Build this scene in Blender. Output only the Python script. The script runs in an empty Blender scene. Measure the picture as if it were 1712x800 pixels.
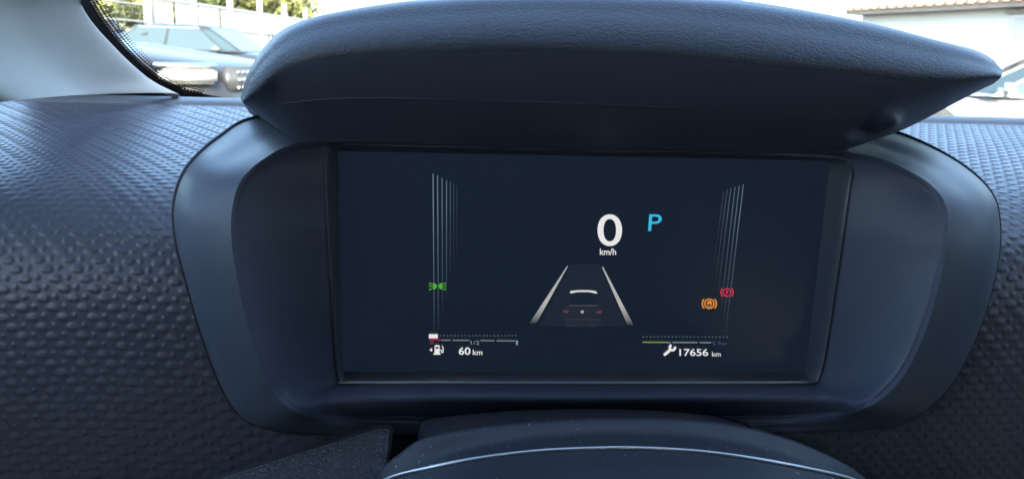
import bpy, bmesh, math, random
import numpy as np
from mathutils import Vector, Matrix

R = math.radians
random.seed(7)
rng = np.random.default_rng(7)
SC = bpy.context.scene
COL = SC.collection

# ------------------------------------------------------------------ camera
FPX, CX, CY = 1344.0, 856.0, 400.0            # focal length and centre in photo pixels (1712 x 800)
YAW, PITCH, ROLL = R(-4.8), R(12.9), R(1.7)
CAM = np.array([0.0, 0.0, 1.05])
_fw = np.array([0, math.cos(PITCH), -math.sin(PITCH)])
_r = np.array([1.0, 0, 0])
_u = np.cross(_r, _fw)
_r, _u = _r * math.cos(ROLL) + _u * math.sin(ROLL), _u * math.cos(ROLL) - _r * math.sin(ROLL)
_M = np.array([[math.cos(YAW), -math.sin(YAW), 0], [math.sin(YAW), math.cos(YAW), 0], [0, 0, 1]])
_r, _u, _fw = _M @ _r, _M @ _u, _M @ _fw
cam_d = bpy.data.cameras.new('camera')
cam_d.sensor_width = 36.0
cam_d.lens = 36.0 * FPX / 1712.0
cam_d.clip_start = 0.01
cam_d.clip_end = 2000
cam_d.dof.use_dof = True
cam_d.dof.focus_distance = 0.42
cam_d.dof.aperture_fstop = 22
cam = bpy.data.objects.new('camera', cam_d)
COL.objects.link(cam)
cam.matrix_world = Matrix(((_r[0], _u[0], -_fw[0], CAM[0]), (_r[1], _u[1], -_fw[1], CAM[1]),
                           (_r[2], _u[2], -_fw[2], CAM[2]), (0, 0, 0, 1)))
SC.camera = cam

# ------------------------------------------------------------------ sky, sun, exposure
SUN_ELEV, SUN_AZ = 30.0, 172.0                 # azimuth clockwise from the car's forward (+Y)
w = bpy.data.worlds.new('World')
SC.world = w
w.use_nodes = True
nt = w.node_tree
sky = nt.nodes.new('ShaderNodeTexSky')
sky.sky_type = 'NISHITA'
sky.sun_disc = False
sky.sun_elevation = R(SUN_ELEV)
sky.sun_rotation = R(SUN_AZ)
sky.dust_density = 3.0
sky.air_density = 0.85
nt.links.new(sky.outputs[0], nt.nodes['Background'].inputs[0])
nt.nodes['Background'].inputs[1].default_value = 0.15
sd = bpy.data.lights.new('sun', 'SUN')
sd.energy = 2.6
sd.angle = R(0.5)
sd.color = (1.0, 0.94, 0.84)
sun = bpy.data.objects.new('sun', sd)
COL.objects.link(sun)
sv = Vector((math.sin(R(SUN_AZ)) * math.cos(R(SUN_ELEV)), math.cos(R(SUN_AZ)) * math.cos(R(SUN_ELEV)), math.sin(R(SUN_ELEV))))
sun.rotation_euler = sv.to_track_quat('Z', 'Y').to_euler()
sun.location = (0, 0, 30)
EXPO = 3.45
vs = SC.view_settings
vs.view_transform = 'Standard'
vs.look = 'None'
vs.exposure = EXPO
vs.gamma = 1.0
vs.use_curve_mapping = False
SC.cycles.use_denoising = True
SC.cycles.max_bounces = 10
SC.cycles.diffuse_bounces = 5
SC.cycles.transparent_max_bounces = 24
SC.cycles.sample_clamp_indirect = 4.0
SC.cycles.caustics_reflective = False
SC.cycles.caustics_refractive = False

# ------------------------------------------------------------------ pixel <-> place
def ray(px, py):
    return ((px - CX) / FPX) * _r - ((py - CY) / FPX) * _u + _fw
def U(px, py, Y):
    d = ray(px, py)
    return CAM + d * (Y / d[1])
def UZ(px, py, z):
    d = ray(px, py)
    return CAM + d * ((z - CAM[2]) / d[2])
def UPL(px, py, p0, n):
    d = ray(px, py)
    return CAM + d * (np.dot(p0 - CAM, n) / np.dot(d, n))
def proj(P):
    q = np.asarray(P) - CAM
    z = q @ _fw
    return CX + FPX * (q @ _r) / z, CY - FPX * (q @ _u) / z

# ------------------------------------------------------------------ materials
MATS = {}
def pmat(name, col, rough=0.5, metal=0.0, spec=0.5, coat=0.0, bump=None, var=0.0, varscale=30.0, emis=None, estr=0.0, coords='Object'):
    if name in MATS: return MATS[name]
    m = bpy.data.materials.new(name)
    m.use_nodes = True
    n = m.node_tree
    b = n.nodes['Principled BSDF']
    b.inputs['Base Color'].default_value = (*col, 1)
    b.inputs['Roughness'].default_value = rough
    b.inputs['Metallic'].default_value = metal
    b.inputs['Specular IOR Level'].default_value = spec
    b.inputs['Coat Weight'].default_value = coat
    if emis:
        b.inputs['Emission Color'].default_value = (*emis, 1)
        b.inputs['Emission Strength'].default_value = estr
    tc = n.nodes.new('ShaderNodeTexCoord')
    if var > 0:
        no = n.nodes.new('ShaderNodeTexNoise')
        no.inputs['Scale'].default_value = varscale
        no.inputs['Detail'].default_value = 6
        n.links.new(tc.outputs[coords], no.inputs['Vector'])
        mx = n.nodes.new('ShaderNodeMix'); mx.data_type = 'RGBA'
        mx.inputs['A'].default_value = (*[c * (1 - var) for c in col], 1)
        mx.inputs['B'].default_value = (*[min(1, c * (1 + var)) for c in col], 1)
        n.links.new(no.outputs['Fac'], mx.inputs['Factor'])
        n.links.new(mx.outputs['Result'], b.inputs['Base Color'])
        mr = n.nodes.new('ShaderNodeMapRange')
        mr.inputs['To Min'].default_value = rough - 0.08
        mr.inputs['To Max'].default_value = min(1, rough + 0.08)
        n.links.new(no.outputs['Fac'], mr.inputs['Value'])
        n.links.new(mr.outputs[0], b.inputs['Roughness'])
    if bump:
        kind, scale, strength, dist = bump
        bp = n.nodes.new('ShaderNodeBump')
        bp.inputs['Strength'].default_value = strength
        bp.inputs['Distance'].default_value = dist
        if kind == 'noise':
            t = n.nodes.new('ShaderNodeTexNoise')
            t.inputs['Scale'].default_value = scale
            t.inputs['Detail'].default_value = 3
            n.links.new(tc.outputs[coords], t.inputs['Vector'])
            n.links.new(t.outputs['Fac'], bp.inputs['Height'])
        else:                                  # leather: two sizes of cells with warped edges
            wn = n.nodes.new('ShaderNodeTexNoise'); wn.inputs['Scale'].default_value = scale * 0.7
            n.links.new(tc.outputs[coords], wn.inputs['Vector'])
            ad = n.nodes.new('ShaderNodeMix'); ad.data_type = 'VECTOR'
            ad.inputs['Factor'].default_value = 0.0022
            n.links.new(tc.outputs[coords], ad.inputs['A'])
            n.links.new(wn.outputs['Color'], ad.inputs['B'])
            mp = n.nodes.new('ShaderNodeMapping'); mp.inputs['Scale'].default_value = (0.72, 1.0, 1.25)
            mp.inputs['Rotation'].default_value = (0.2, 0.5, 0.3)
            n.links.new(ad.outputs['Result'], mp.inputs['Vector'])
            t = n.nodes.new('ShaderNodeTexVoronoi'); t.feature = 'DISTANCE_TO_EDGE'
            t.inputs['Scale'].default_value = scale
            n.links.new(mp.outputs['Vector'], t.inputs['Vector'])
            r = n.nodes.new('ShaderNodeMapRange'); r.inputs['From Max'].default_value = 0.16
            r.interpolation_type = 'SMOOTHSTEP'
            n.links.new(t.outputs['Distance'], r.inputs['Value'])
            n.links.new(r.outputs[0], bp.inputs['Height'])
        n.links.new(bp.outputs[0], b.inputs['Normal'])
    MATS[name] = m
    return m

SCR_C, SCR_E = (.34, .62, 1.15), .0019       # faint back light of the display
def glow(name, col, s=1.0, base=(0.006, 0.008, 0.012), fade=None):
    """lit pixels of the display; s = brightness in the picture"""
    if name in MATS: return MATS[name]
    m = bpy.data.materials.new(name); m.use_nodes = True
    n = m.node_tree; b = n.nodes['Principled BSDF']
    b.inputs['Base Color'].default_value = (*base, 1)
    b.inputs['Roughness'].default_value = 0.22
    b.inputs['Specular IOR Level'].default_value = 0.45
    b.inputs['Emission Color'].default_value = (*col, 1)
    st = s / 2 ** EXPO
    b.inputs['Emission Strength'].default_value = st
    bs = [c * SCR_E for c in SCR_C]
    b.inputs['Emission Color'].default_value = (*[c * st + k for c, k in zip(col, bs)], 1)
    b.inputs['Emission Strength'].default_value = 1.0
    if fade:                                   # display graphic that fades along its own height
        tc = n.nodes.new('ShaderNodeTexCoord'); sx = n.nodes.new('ShaderNodeSeparateXYZ')
        n.links.new(tc.outputs['Generated'], sx.inputs[0])
        cr = n.nodes.new('ShaderNodeValToRGB')
        while len(cr.color_ramp.elements) < len(fade): cr.color_ramp.elements.new(0.5)
        for e, (p, v) in zip(cr.color_ramp.elements, fade):
            e.position = p; e.color = (v, v, v, 1)
        n.links.new(sx.outputs['Z'], cr.inputs[0])
        mx = n.nodes.new('ShaderNodeMix'); mx.data_type = 'RGBA'
        mx.inputs['A'].default_value = (*bs, 1)
        mx.inputs['B'].default_value = (*[c * st + k for c, k in zip(col, bs)], 1)
        n.links.new(cr.outputs[0], mx.inputs['Factor'])
        n.links.new(mx.outputs['Result'], b.inputs['Emission Color'])
    MATS[name] = m
    return m

def glass_mat(name, tint=(0.93, 0.97, 0.95), gloss=0.03):
    m = bpy.data.materials.new(name); m.use_nodes = True
    n = m.node_tree; n.nodes.clear()
    o = n.nodes.new('ShaderNodeOutputMaterial'); mix = n.nodes.new('ShaderNodeMixShader')
    t = n.nodes.new('ShaderNodeBsdfTransparent'); g = n.nodes.new('ShaderNodeBsdfGlossy')
    t.inputs[0].default_value = (*tint, 1); g.inputs['Roughness'].default_value = 0.02
    mix.inputs[0].default_value = gloss
    n.links.new(t.outputs[0], mix.inputs[1]); n.links.new(g.outputs[0], mix.inputs[2])
    n.links.new(mix.outputs[0], o.inputs[0])
    MATS[name] = m
    return m

M_PLAST = pmat('blue cast satin plastic', (0.090, 0.108, 0.158), 0.46, spec=0.45, bump=('noise', 2600, 0.12, 0.0003), var=0.06, varscale=60)  # blue of lens veil and skylight is put into this base colour
M_RIM = pmat('slate satin paint', (0.075, 0.095, 0.125), 0.48, spec=0.5, bump=('noise', 3200, 0.06, 0.0002), var=0.05, varscale=45)
M_LEATHER = pmat('grained soft vinyl', (0.062, 0.078, 0.105), 0.5, spec=0.45, bump=('leather', 400, 0.34, 0.0005), var=0.05, varscale=40)
M_EMBOSS = pmat('embossed soft foam skin', (0.075, 0.082, 0.105), 0.36, spec=0.42, bump=('noise', 2400, 0.15, 0.0003), var=0.07, varscale=25)
M_STRIP = pmat('smooth dash strip', (0.075, 0.086, 0.105), 0.55, bump=('noise', 1800, 0.15, 0.0003), var=0.06, varscale=30)
M_LOWER = pmat('coarse grained plastic', (0.055, 0.062, 0.075), 0.5, bump=('leather', 750, 0.8, 0.0005), var=0.08, varscale=50)
M_BLACK = pmat('matt black plastic', (0.012, 0.013, 0.016), 0.7)
M_HUB = pmat('hub soft plastic', (0.024, 0.028, 0.040), 0.5, bump=('noise', 2200, 0.25, 0.0003), var=0.08, varscale=70)
M_SILVER = pmat('satin silver trim', (0.62, 0.68, 0.70), 0.3, metal=0.9)
M_PILLAR = pmat('light grey pillar trim', (0.42, 0.41, 0.385), 0.8, bump=('noise', 900, 0.15, 0.0004), var=0.05, varscale=12)
M_FRIT = pmat('black ceramic frit', (0.014, 0.012, 0.014), 0.35)
M_WIND = glass_mat('windscreen glass')

# ------------------------------------------------------------------ mesh helpers
def tag(o, label=None, cat=None, group=None, kind=None):
    if label: o['label'] = label
    if cat: o['category'] = cat
    if group: o['group'] = group
    if kind: o['kind'] = kind
    return o
def empty(name, loc=(0, 0, 0), rz=0.0):
    o = bpy.data.objects.new(name, None)
    o.empty_display_size = 0.05
    COL.objects.link(o)
    o.location = loc
    o.rotation_euler = (0, 0, rz)
    return o
def link(name, me, mat, parent=None, smooth=True):
    o = bpy.data.objects.new(name, me)
    COL.objects.link(o)
    if mat is not None and not me.materials: me.materials.append(mat)
    if parent is not None:
        o.parent = parent
        if parent.get('_world'):               # geometry given in world coordinates
            o.matrix_parent_inverse = Matrix.Translation(Vector(parent['_world'])).inverted()
    if smooth and len(me.polygons): me.polygons.foreach_set('use_smooth', [True] * len(me.polygons))
    return o
def root(name, loc):
    """Empty at the base of a thing whose parts are given in world coordinates"""
    o = empty(name, tuple(loc)); o['_world'] = [float(c) for c in loc]
    return o
def mesh(name, V, F, mat, parent=None, smooth=True):
    me = bpy.data.meshes.new(name)
    me.from_pydata([tuple(map(float, v)) for v in V], [], [tuple(f) for f in F])
    me.update()
    return link(name, me, mat, parent, smooth)
def bmobj(name, bm, mat, parent=None, smooth=False):
    me = bpy.data.meshes.new(name)
    bmesh.ops.recalc_face_normals(bm, faces=bm.faces)
    bm.to_mesh(me); bm.free()
    return link(name, me, mat, parent, smooth)
def bx(bm, c, s, rot=None):
    r = bmesh.ops.create_cube(bm, size=1.0)
    for v in r['verts']:
        p = Vector((v.co.x * s[0], v.co.y * s[1], v.co.z * s[2]))
        if rot is not None: p = rot @ p
        v.co = p + Vector(c)
    return r['verts']
def catmull(P, n, closed=False):
    P = np.asarray(P, float)
    k = len(P)
    segs = k if closed else k - 1
    t = np.linspace(0, segs, n, endpoint=not closed)
    i = np.minimum(t.astype(int), segs - 1); f = (t - i)[:, None]
    def g(j): return P[j % k] if closed else np.where((j < 0)[:, None], 2 * P[0] - P[1], np.where((j >= k)[:, None], 2 * P[-1] - P[-2], P[np.clip(j, 0, k - 1)]))
    p0, p1, p2, p3 = g(i - 1), g(i), g(i + 1), g(i + 2)
    return 0.5 * (2 * p1 + (p2 - p0) * f + (2 * p0 - 5 * p1 + 4 * p2 - p3) * f ** 2 + (3 * p1 - p0 - 3 * p2 + p3) * f ** 3)
def arc_resample(P, n, closed=False, dense=12):
    Q = catmull(P, len(P) * dense, closed)
    if closed: Q = np.vstack([Q, Q[:1]])
    d = np.r_[0, np.cumsum(np.linalg.norm(np.diff(Q, axis=0), axis=1))]
    t = np.linspace(0, d[-1], n, endpoint=not closed)
    return np.stack([np.interp(t, d, Q[:, a]) for a in range(Q.shape[1])], 1)
def grid_faces(rows, cols, closed=False, flip=False):
    F = []
    for i in range(rows - 1):
        for j in range(cols if closed else cols - 1):
            j2 = (j + 1) % cols
            q = (i * cols + j, i * cols + j2, (i + 1) * cols + j2, (i + 1) * cols + j)
            F.append(q[::-1] if flip else q)
    return F
def pts(L, Y=None):
    return np.array([U(p[0], p[1], p[2] if len(p) > 2 else Y) for p in L])
def loft(curves, n, sub, closed=False):
    """curves: arrays of control points (same count); smooth along and across -> grid (rows, n, 3)"""
    A = np.stack([catmull(c, n, closed) for c in curves])
    rows = (len(curves) - 1) * sub + 1
    return np.stack([catmull(A[:, j], rows) for j in range(n)], 1)
def gridobj(name, G, mat, parent=None, closed=False, flip=False):
    r, c = G.shape[:2]
    return mesh(name, G.reshape(-1, 3), grid_faces(r, c, closed, flip), mat, parent)
def tube(name, P, rad, mat, parent=None, seg=8, flat=1.0):
    P = np.asarray(P, float); T = np.gradient(P, axis=0)
    T /= np.linalg.norm(T, axis=1)[:, None]
    G = []
    for p, t in zip(P, T):
        a = np.cross(t, [0, 0, 1.0]); a /= np.linalg.norm(a); b = np.cross(a, t)
        G.append([p + rad * (math.cos(k * 2 * math.pi / seg) * a * flat + math.sin(k * 2 * math.pi / seg) * b) for k in range(seg)])
    G = np.array(G)
    F = grid_faces(len(P), seg, True)
    F += [tuple(range(seg))[::-1], tuple(range((len(P) - 1) * seg, len(P) * seg))]
    return mesh(name, G.reshape(-1, 3), F, mat, parent)

# ================================================================== the place outside
M_ASPH = pmat('asphalt', (0.055, 0.055, 0.057), 0.9, bump=('noise', 60, 0.4, 0.01), var=0.25, varscale=3)
tag(mesh('ground', [(-400, -300, 0), (400, -300, 0), (400, 600, 0), (-400, 600, 0)], [(0, 1, 2, 3)], M_ASPH), kind='structure')

# ---- parked cars
M_TYRE = pmat('tyre rubber', (0.02, 0.02, 0.02), 0.8)
M_RIMA = pmat('alloy', (0.55, 0.56, 0.58), 0.3, metal=0.9)
M_CGLASS = pmat('car window glass', (0.03, 0.045, 0.05), 0.03, spec=0.8)
M_LAMP = pmat('lamp lens', (0.22, 0.22, 0.21), 0.1, spec=0.5, coat=0.3)
M_CHROME = pmat('chrome', (0.85, 0.86, 0.88), 0.12, metal=1.0)
M_GRILLE = pmat('grille black', (0.03, 0.03, 0.033), 0.4)
M_TAIL = pmat('red lens', (0.35, 0.02, 0.02), 0.1, coat=0.5)
def car(name, label, loc, fwd, paint, S, group=None):
    """S: stations (x, half width, top, bottom) and greenhouse sizes; parts in the car's own axes (+X forward)"""
    rz = math.atan2(fwd[1], fwd[0])
    t = empty(name, loc, rz)
    tag(t, label, 'car', group)
    st = np.array(S['st'])
    sec = [(0, 0, 0), (.45, 0, -.008), (.78, 0, -.03), (.93, 0, -.085), (.99, 0, -.2), (1.0, .55, 0), (.985, .3, 0), (.94, .06, 0), (.75, 0, 0)]
    rows = []
    for x, hw, tp, bt in catmull(st, 49):
        half = [(hw * a, (bt + b * (tp - bt)) if i > 4 else tp + c * min(1, (tp - bt) / .6)) for i, (a, b, c) in enumerate(sec)]
        rows.append([(x, y, z) for y, z in half[::-1]] + [(x, -y, z) for y, z in half[1:]])
    G = np.array(rows); n = G.shape[1]
    F = grid_faces(len(rows), n) + [tuple(range(n)), tuple(range((len(rows) - 1) * n, len(rows) * n))[::-1]]
    mesh('body', G.reshape(-1, 3), F, paint, t)
    # greenhouse: painted frame with glass panes set in it
    xb0, xt0, xt1, xb1 = S['gx']; zb, zt = S['gz']; wb, wt = S['gw']
    base = [(xb0, .80 * wb), (xb0 - .28, wb), ((xb0 + xb1) / 2, wb), (xb1 + .25, wb), (xb1, .82 * wb)]
    top = [(xt0, .86 * wt), (xt0 - .16, wt), ((xt0 + xt1) / 2, wt * 1.02), (xt1 + .15, wt), (xt1, .86 * wt)]
    def ring(L, z, sag=0):
        return [(x, y, z) for x, y in L] + [(x, -y, z) for x, y in L[::-1]]
    rb, rt = np.array(ring(base, zb)), np.array(ring(top, zt))
    V = np.vstack([rb, rt]); k = len(rb)
    bm = bmesh.new()
    bv = [bm.verts.new(v) for v in V]
    for i in range(k):
        j = (i + 1) % k
        bm.faces.new((bv[i], bv[j], bv[k + j], bv[k + i]))
    cen = bm.verts.new(((xt0 + xt1) / 2, 0, zt + .055))
    for i in range(k):
        bm.faces.new((bv[k + i], bv[k + (i + 1) % k], cen))
    bmobj('cabin_frame', bm, paint, t, smooth=False)
    def pane(nm, i, j, u0, u1, v0, v1, mat, off=.006):
        def P(u, v):
            a = rb[i] * (1 - u) + rb[j] * u; b = rt[i] * (1 - u) + rt[j] * u
            return a * (1 - v) + b * v
        q = [P(u0, v0), P(u1, v0), P(u1, v1), P(u0, v1)]
        nn = np.cross(q[1] - q[0], q[3] - q[0]); nn /= np.linalg.norm(nn)
        c = (q[0] + q[2]) / 2
        if np.dot(nn, c - np.array([(xt0 + xt1) / 2, 0, (zb + zt) / 2])) < 0: nn = -nn
        V = [p + nn * off for p in q] + [p - nn * .01 for p in q]
        return mesh(nm, V, [(0, 1, 2, 3), (7, 6, 5, 4), (0, 4, 5, 1), (1, 5, 6, 2), (2, 6, 7, 3), (3, 7, 4, 0)], mat, t, smooth=False)
    pane('windscreen', 9, 0, .04, .96, .05, .93, M_CGLASS)
    pane('rear_window', 4, 5, .06, .94, .12, .9, M_CGLASS)
    for (i, j) in ((1, 2), (2, 3), (8, 7), (7, 6)):
        pane('side_window', i, j, .03, .96, .06, .88, M_CGLASS)
        if S.get('chrome'): pane('window_trim', i, j, .0, 1.0, .885, .93, M_CHROME, .012)
    for (i, j) in ((0, 1), (9, 8), (3, 4), (6, 5)):
        pane('quarter_window', i, j, .18, .97, .06, .82, M_CGLASS)
    # wheels
    wr = S['wr']
    for sx in S['wx']:
        for sy in (-1, 1):
            hw = S['hw']
            bm = bmesh.new()
            bmesh.ops.create_cone(bm, cap_ends=True, segments=28, radius1=wr + .06, radius2=wr + .06, depth=.05,
                                  matrix=Matrix.Translation((sx, sy * (hw - .016), wr + .01)) @ Matrix.Rotation(R(90), 4, 'X'))
            bmobj('wheel_arch', bm, M_GRILLE, t)
            bm = bmesh.new()
            bmesh.ops.create_cone(bm, cap_ends=True, segments=32, radius1=wr, radius2=wr, depth=.22,
                                  matrix=Matrix.Translation((sx, sy * (hw - .075), wr)) @ Matrix.Rotation(R(90), 4, 'X'))
            wh = bmobj('wheel', bm, M_TYRE, t)
            bm = bmesh.new()
            c = Vector((sx, sy * (hw + .038), wr))
            bmesh.ops.create_cone(bm, cap_ends=True, segments=28, radius1=.07, radius2=.06, depth=.03,
                                  matrix=Matrix.Translation(c) @ Matrix.Rotation(R(90), 4, 'X'))
            for a in range(10):
                q = Matrix.Rotation(a * math.pi / 5, 3, 'Y')
                bx(bm, c + q @ Vector((0, 0, wr * .36)), (.035, .02, wr * .66), q)
            bmobj('rim', bm, M_RIMA, wh)
    return t

def nose_box(t, nm, x, y, z, s, mat, rz=0, bev=.02):
    bm = bmesh.new()
    bx(bm, (0, 0, 0), s)
    bmesh.ops.bevel(bm, geom=bm.edges[:], offset=min(bev, min(s) * .45), segments=2, affect='EDGES')
    o = bmobj(nm, bm, mat, t, smooth=True)
    o.location = (x, y, z); o.rotation_euler = (0, 0, rz)
    return o

M_BPAINT = pmat('black car paint', (0.016, 0.015, 0.016), 0.35, coat=0.12, spec=0.25)
M_DPAINT = pmat('dark grey car paint', (0.022, 0.024, 0.026), 0.35, coat=0.12, spec=0.25)
M_SPAINT = pmat('silver car paint', (0.42, 0.43, 0.44), 0.3, metal=0.5, coat=1.0)
SUV = dict(st=[(2.30, .60, .70, .42), (2.25, .76, .86, .32), (2.08, .88, .955, .26), (1.6, .93, 1.02, .25), (1.0, .94, 1.085, .25), (.2, .95, 1.12, .25),
               (-1.0, .95, 1.14, .25), (-1.9, .93, 1.12, .28), (-2.2, .88, 1.0, .34), (-2.28, .78, .8, .42)],
           gx=(.85, .1, -1.6, -2.12), gz=(1.06, 1.68), gw=(.90, .70), wr=.36, wx=(1.42, -1.32), hw=.95)
SED = dict(st=[(2.25, .58, .62, .38), (2.2, .74, .76, .28), (2.0, .86, .84, .22), (1.5, .90, .91, .2), (.95, .91, .96, .2), (.1, .92, 1.0, .2),
               (-1.0, .92, 1.02, .2), (-1.8, .90, 1.02, .24), (-2.15, .84, .92, .3), (-2.22, .72, .75, .38)],
           gx=(1.12, .32, -1.15, -2.0), gz=(.94, 1.43), gw=(.86, .64), wr=.33, wx=(1.38, -1.3), hw=.92, chrome=True)
# black SUV: its own right headlamp found in the photo at about six metres
fd = np.array([.985, -.17]); fd /= np.linalg.norm(fd); rt_ = np.array([fd[1], -fd[0]])
hp = U(322, 122, 5.5)
o_ = hp[:2] - fd * 2.12 - rt_ * .74
suv = car('parked_suv', 'black SUV facing the windscreen with slim headlamp and studded grille', (o_[0], o_[1], 0), fd, M_BPAINT, SUV)
for s in (-1, 1):
    h = nose_box(suv, 'headlamp', 2.08, s * .76, .86, (.34, .3, .10), M_LAMP, -s * R(38))
    nose_box(suv, 'lamp_surround', 2.07, s * .76, .925, (.38, .33, .025), M_CHROME, -s * R(38), .01)
    nose_box(suv, 'fog_lamp', 2.22, s * .62, .5, (.08, .3, .1), M_LAMP, -s * R(20))
    nose_box(suv, 'door_mirror', .5, s * 1.05, 1.17, (.16, .2, .15), M_BPAINT, 0, .05)
g = nose_box(suv, 'grille', 2.26, 0, .83, (.10, 1.12, .17), M_GRILLE, 0, .02)
for r_ in range(3):
    for c_ in range(13):
        b = nose_box(g, 'grille_stud', .054, (c_ - 6) * .08 + (r_ % 2) * .02, (r_ - 1) * .052, (.016, .03, .02), M_CHROME, 0, .004)
nose_box(suv, 'bumper_bar', 2.26, 0, .66, (.1, 1.4, .05), M_CHROME, 0, .02)
nose_box(suv, 'number_plate', 2.33, 0, .48, (.02, .52, .11), pmat('plate white', (.75, .75, .72), .5), 0, .004)
# dark saloon further back, side on
p = U(330, 100, 17.5)
sal = car('parked_saloon', 'dark grey saloon with chrome window line parked behind the black SUV', (p[0] + .2, p[1], 0), (1.0, -.22), M_DPAINT, SED)
for s in (-1, 1):
    nose_box(sal, 'headlamp', 2.1, s * .66, .68, (.2, .36, .11), M_LAMP, -s * R(26))
    nose_box(sal, 'door_mirror', .72, s * 1.0, 1.0, (.15, .18, .13), M_CHROME, 0, .05)
    nose_box(sal, 'tail_lamp', -2.12, s * .66, .82, (.14, .36, .14), M_TAIL, s * R(20))
# silver car on the right, seen past the end of the visor
LOW = dict(SED); LOW['st'] = [(a, b, c * .86, d) for a, b, c, d in SED['st']]; LOW['gz'] = (.80, 1.24)
p = U(1632, 157, 7.4)
sf = np.array([-.86, .5]); sf /= np.linalg.norm(sf); so = p[:2] - sf * .95 - np.array([-sf[1], sf[0]]) * .80
slv = car('parked_hatchback', 'pale silver car with bright bonnet parked in front of the white building', (so[0], so[1], 0), sf, M_SPAINT, LOW)
for s in (-1, 1):
    nose_box(slv, 'headlamp', 2.1, s * .66, .58, (.2, .36, .11), M_LAMP, -s * R(26))
    nose_box(slv, 'door_mirror', .72, s * 1.0, .87, (.15, .18, .13), M_SPAINT, 0, .05)

# ---- fence along the back of the car park
M_FENCE = pmat('white painted steel', (0.22, 0.22, 0.215), 0.5, var=.06, varscale=8)
fa, fb = U(150, 60, 19.0)[:2], U(640, 60, 52.0)[:2]
fdir = (fb - fa); FL = np.linalg.norm(fdir); fdir /= FL
fence = empty('steel_fence', (fa[0], fa[1], 0), math.atan2(fdir[1], fdir[0]))
tag(fence, 'white steel slat fence with tall posts along the back of the car park', 'fence')
NB = 12; BW = FL / NB; FH = 2.3
for i in range(NB + 1):
    bm = bmesh.new(); bx(bm, (i * BW, 0, 1.35), (.16, .16, 2.7))
    bmesh.ops.bevel(bm, geom=bm.edges[:], offset=.015, segments=1, affect='EDGES')
    bmobj('post', bm, M_FENCE, fence)
for i in range(NB):
    for z in ((.3, .95, 1.55, 2.22) if i else (.4, .8, 1.2, 1.6, 2.0, 2.25)):
        bm = bmesh.new(); bx(bm, ((i + .5) * BW, 0, z), (BW - .17, .05, .07 if i else .035)); bmobj('rail', bm, M_FENCE, fence)
    if i:
        bm = bmesh.new()
        n = int(BW / .14)
        for k in range(n):
            for z0, z1 in ((.34, .91), (1.0, 1.51), (1.6, 2.18)):
                if rng.random() < .04: continue
                bx(bm, ((i * BW) + .12 + (k + .5) * (BW - .24) / n, 0, (z0 + z1) / 2), (.058, .02, z1 - z0))
        tag(bmobj('slats', bm, M_FENCE, fence), kind='stuff')

# ---- hedge behind the fence
hdg = empty('hedge', (fa[0], fa[1] + 1.4, 0), math.atan2(fdir[1], fdir[0])); tag(hdg, 'dark green clipped hedge showing between the slats of the white fence', 'hedge')
V, F = [], []
for k in range(16000):
    p = np.array([rng.random() * FL * .8, rng.random() * .9 - .1, 0]); p[2] = rng.random() * (1.75 + .25 * math.sin(p[0] * 1.3) + .15 * math.sin(p[0] * 4.1))
    a = rng.normal(size=3); a /= np.linalg.norm(a); q = np.cross(a, rng.normal(size=3)); q /= np.linalg.norm(q); sz = .07 + .08 * rng.random()
    i = len(V); V += [p - a * sz, p + q * sz * .5, p + a * sz, p - q * sz * .5]; F.append((i, i + 1, i + 2, i + 3))
tag(mesh('hedge_leaves', V, F, pmat('hedge leaves', (.045, .05, .02), .6, var=.4, varscale=2), hdg, smooth=False), kind='stuff')
# ---- trees behind the fence
M_BARK = pmat('bark', (.12, .09, .07), .9)
def leafmat(name, col):
    m = pmat(name, col, .55, var=.45, varscale=1.4, spec=.3)
    b = m.node_tree.nodes['Principled BSDF']
    b.inputs['Subsurface Weight'].default_value = 0
    return m
LM = [leafmat('olive leaves', (.10, .105, .032)), leafmat('deep green leaves', (.07, .085, .03)), leafmat('yellow green leaves', (.16, .145, .02))]
def tree(label, px, Y, rx, h, crownz, m, nl, seed, name='tree'):
    rg = np.random.default_rng(seed)
    b = U(px, 80, Y); t = empty(name, (b[0], b[1], 0)); tag(t, label, 'tree', None)
    bm = bmesh.new()
    def limb(p, q, r0, r1):
        d = (q - p); L = d.length
        bmesh.ops.create_cone(bm, segments=7, radius1=r0, radius2=r1, depth=L, cap_ends=True,
                              matrix=Matrix.Translation((p + q) / 2) @ d.to_track_quat('Z', 'Y').to_matrix().to_4x4())
    top = Vector((0, 0, crownz * .9)); limb(Vector((0, 0, 0)), top, .16, .1)
    cl = []
    for k in range(18):
        a, el = rg.random() * 6.28, rg.random()
        c = Vector((math.cos(a) * rx * .68 * math.sqrt(rg.random()), math.sin(a) * rx * .68 * math.sqrt(rg.random()), crownz + (h - crownz) * (.1 + .72 * el)))
        cl.append((c, rx * (.22 + .22 * rg.random())))
        if k < 8: limb(top, c, .06, .02)
    bmobj('trunk', bm, M_BARK, t)
    V, F = [], []
    for k in range(nl):
        c, r = cl[rg.integers(len(cl))]
        d = rg.normal(size=3); d /= np.linalg.norm(d)
        p = np.array(c) + d * r * (.55 + .5 * rg.random()) * np.array([1, 1, .85])
        s = .10 + .10 * rg.random()
        a = rg.normal(size=3); a /= np.linalg.norm(a); q = np.cross(a, rg.normal(size=3)); q /= np.linalg.norm(q)
        i = len(V); V += [p - a * s, p + q * s * .45, p + a * s, p - q * s * .45]; F.append((i, i + 1, i + 2, i + 3))
    o = mesh('crown', V, F, m, t, smooth=False)
    tag(o, kind='stuff')
    return t
tree('tall olive green tree rising behind the fence above the saloon roof', 300, 33, 2.6, 5.4, 2.2, LM[1], 5200, 1)
tree('broad yellowish tree behind the fence beside the tallest fence posts', 385, 37, 2.6, 4.6, 2.0, LM[0], 5200, 2)
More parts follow.
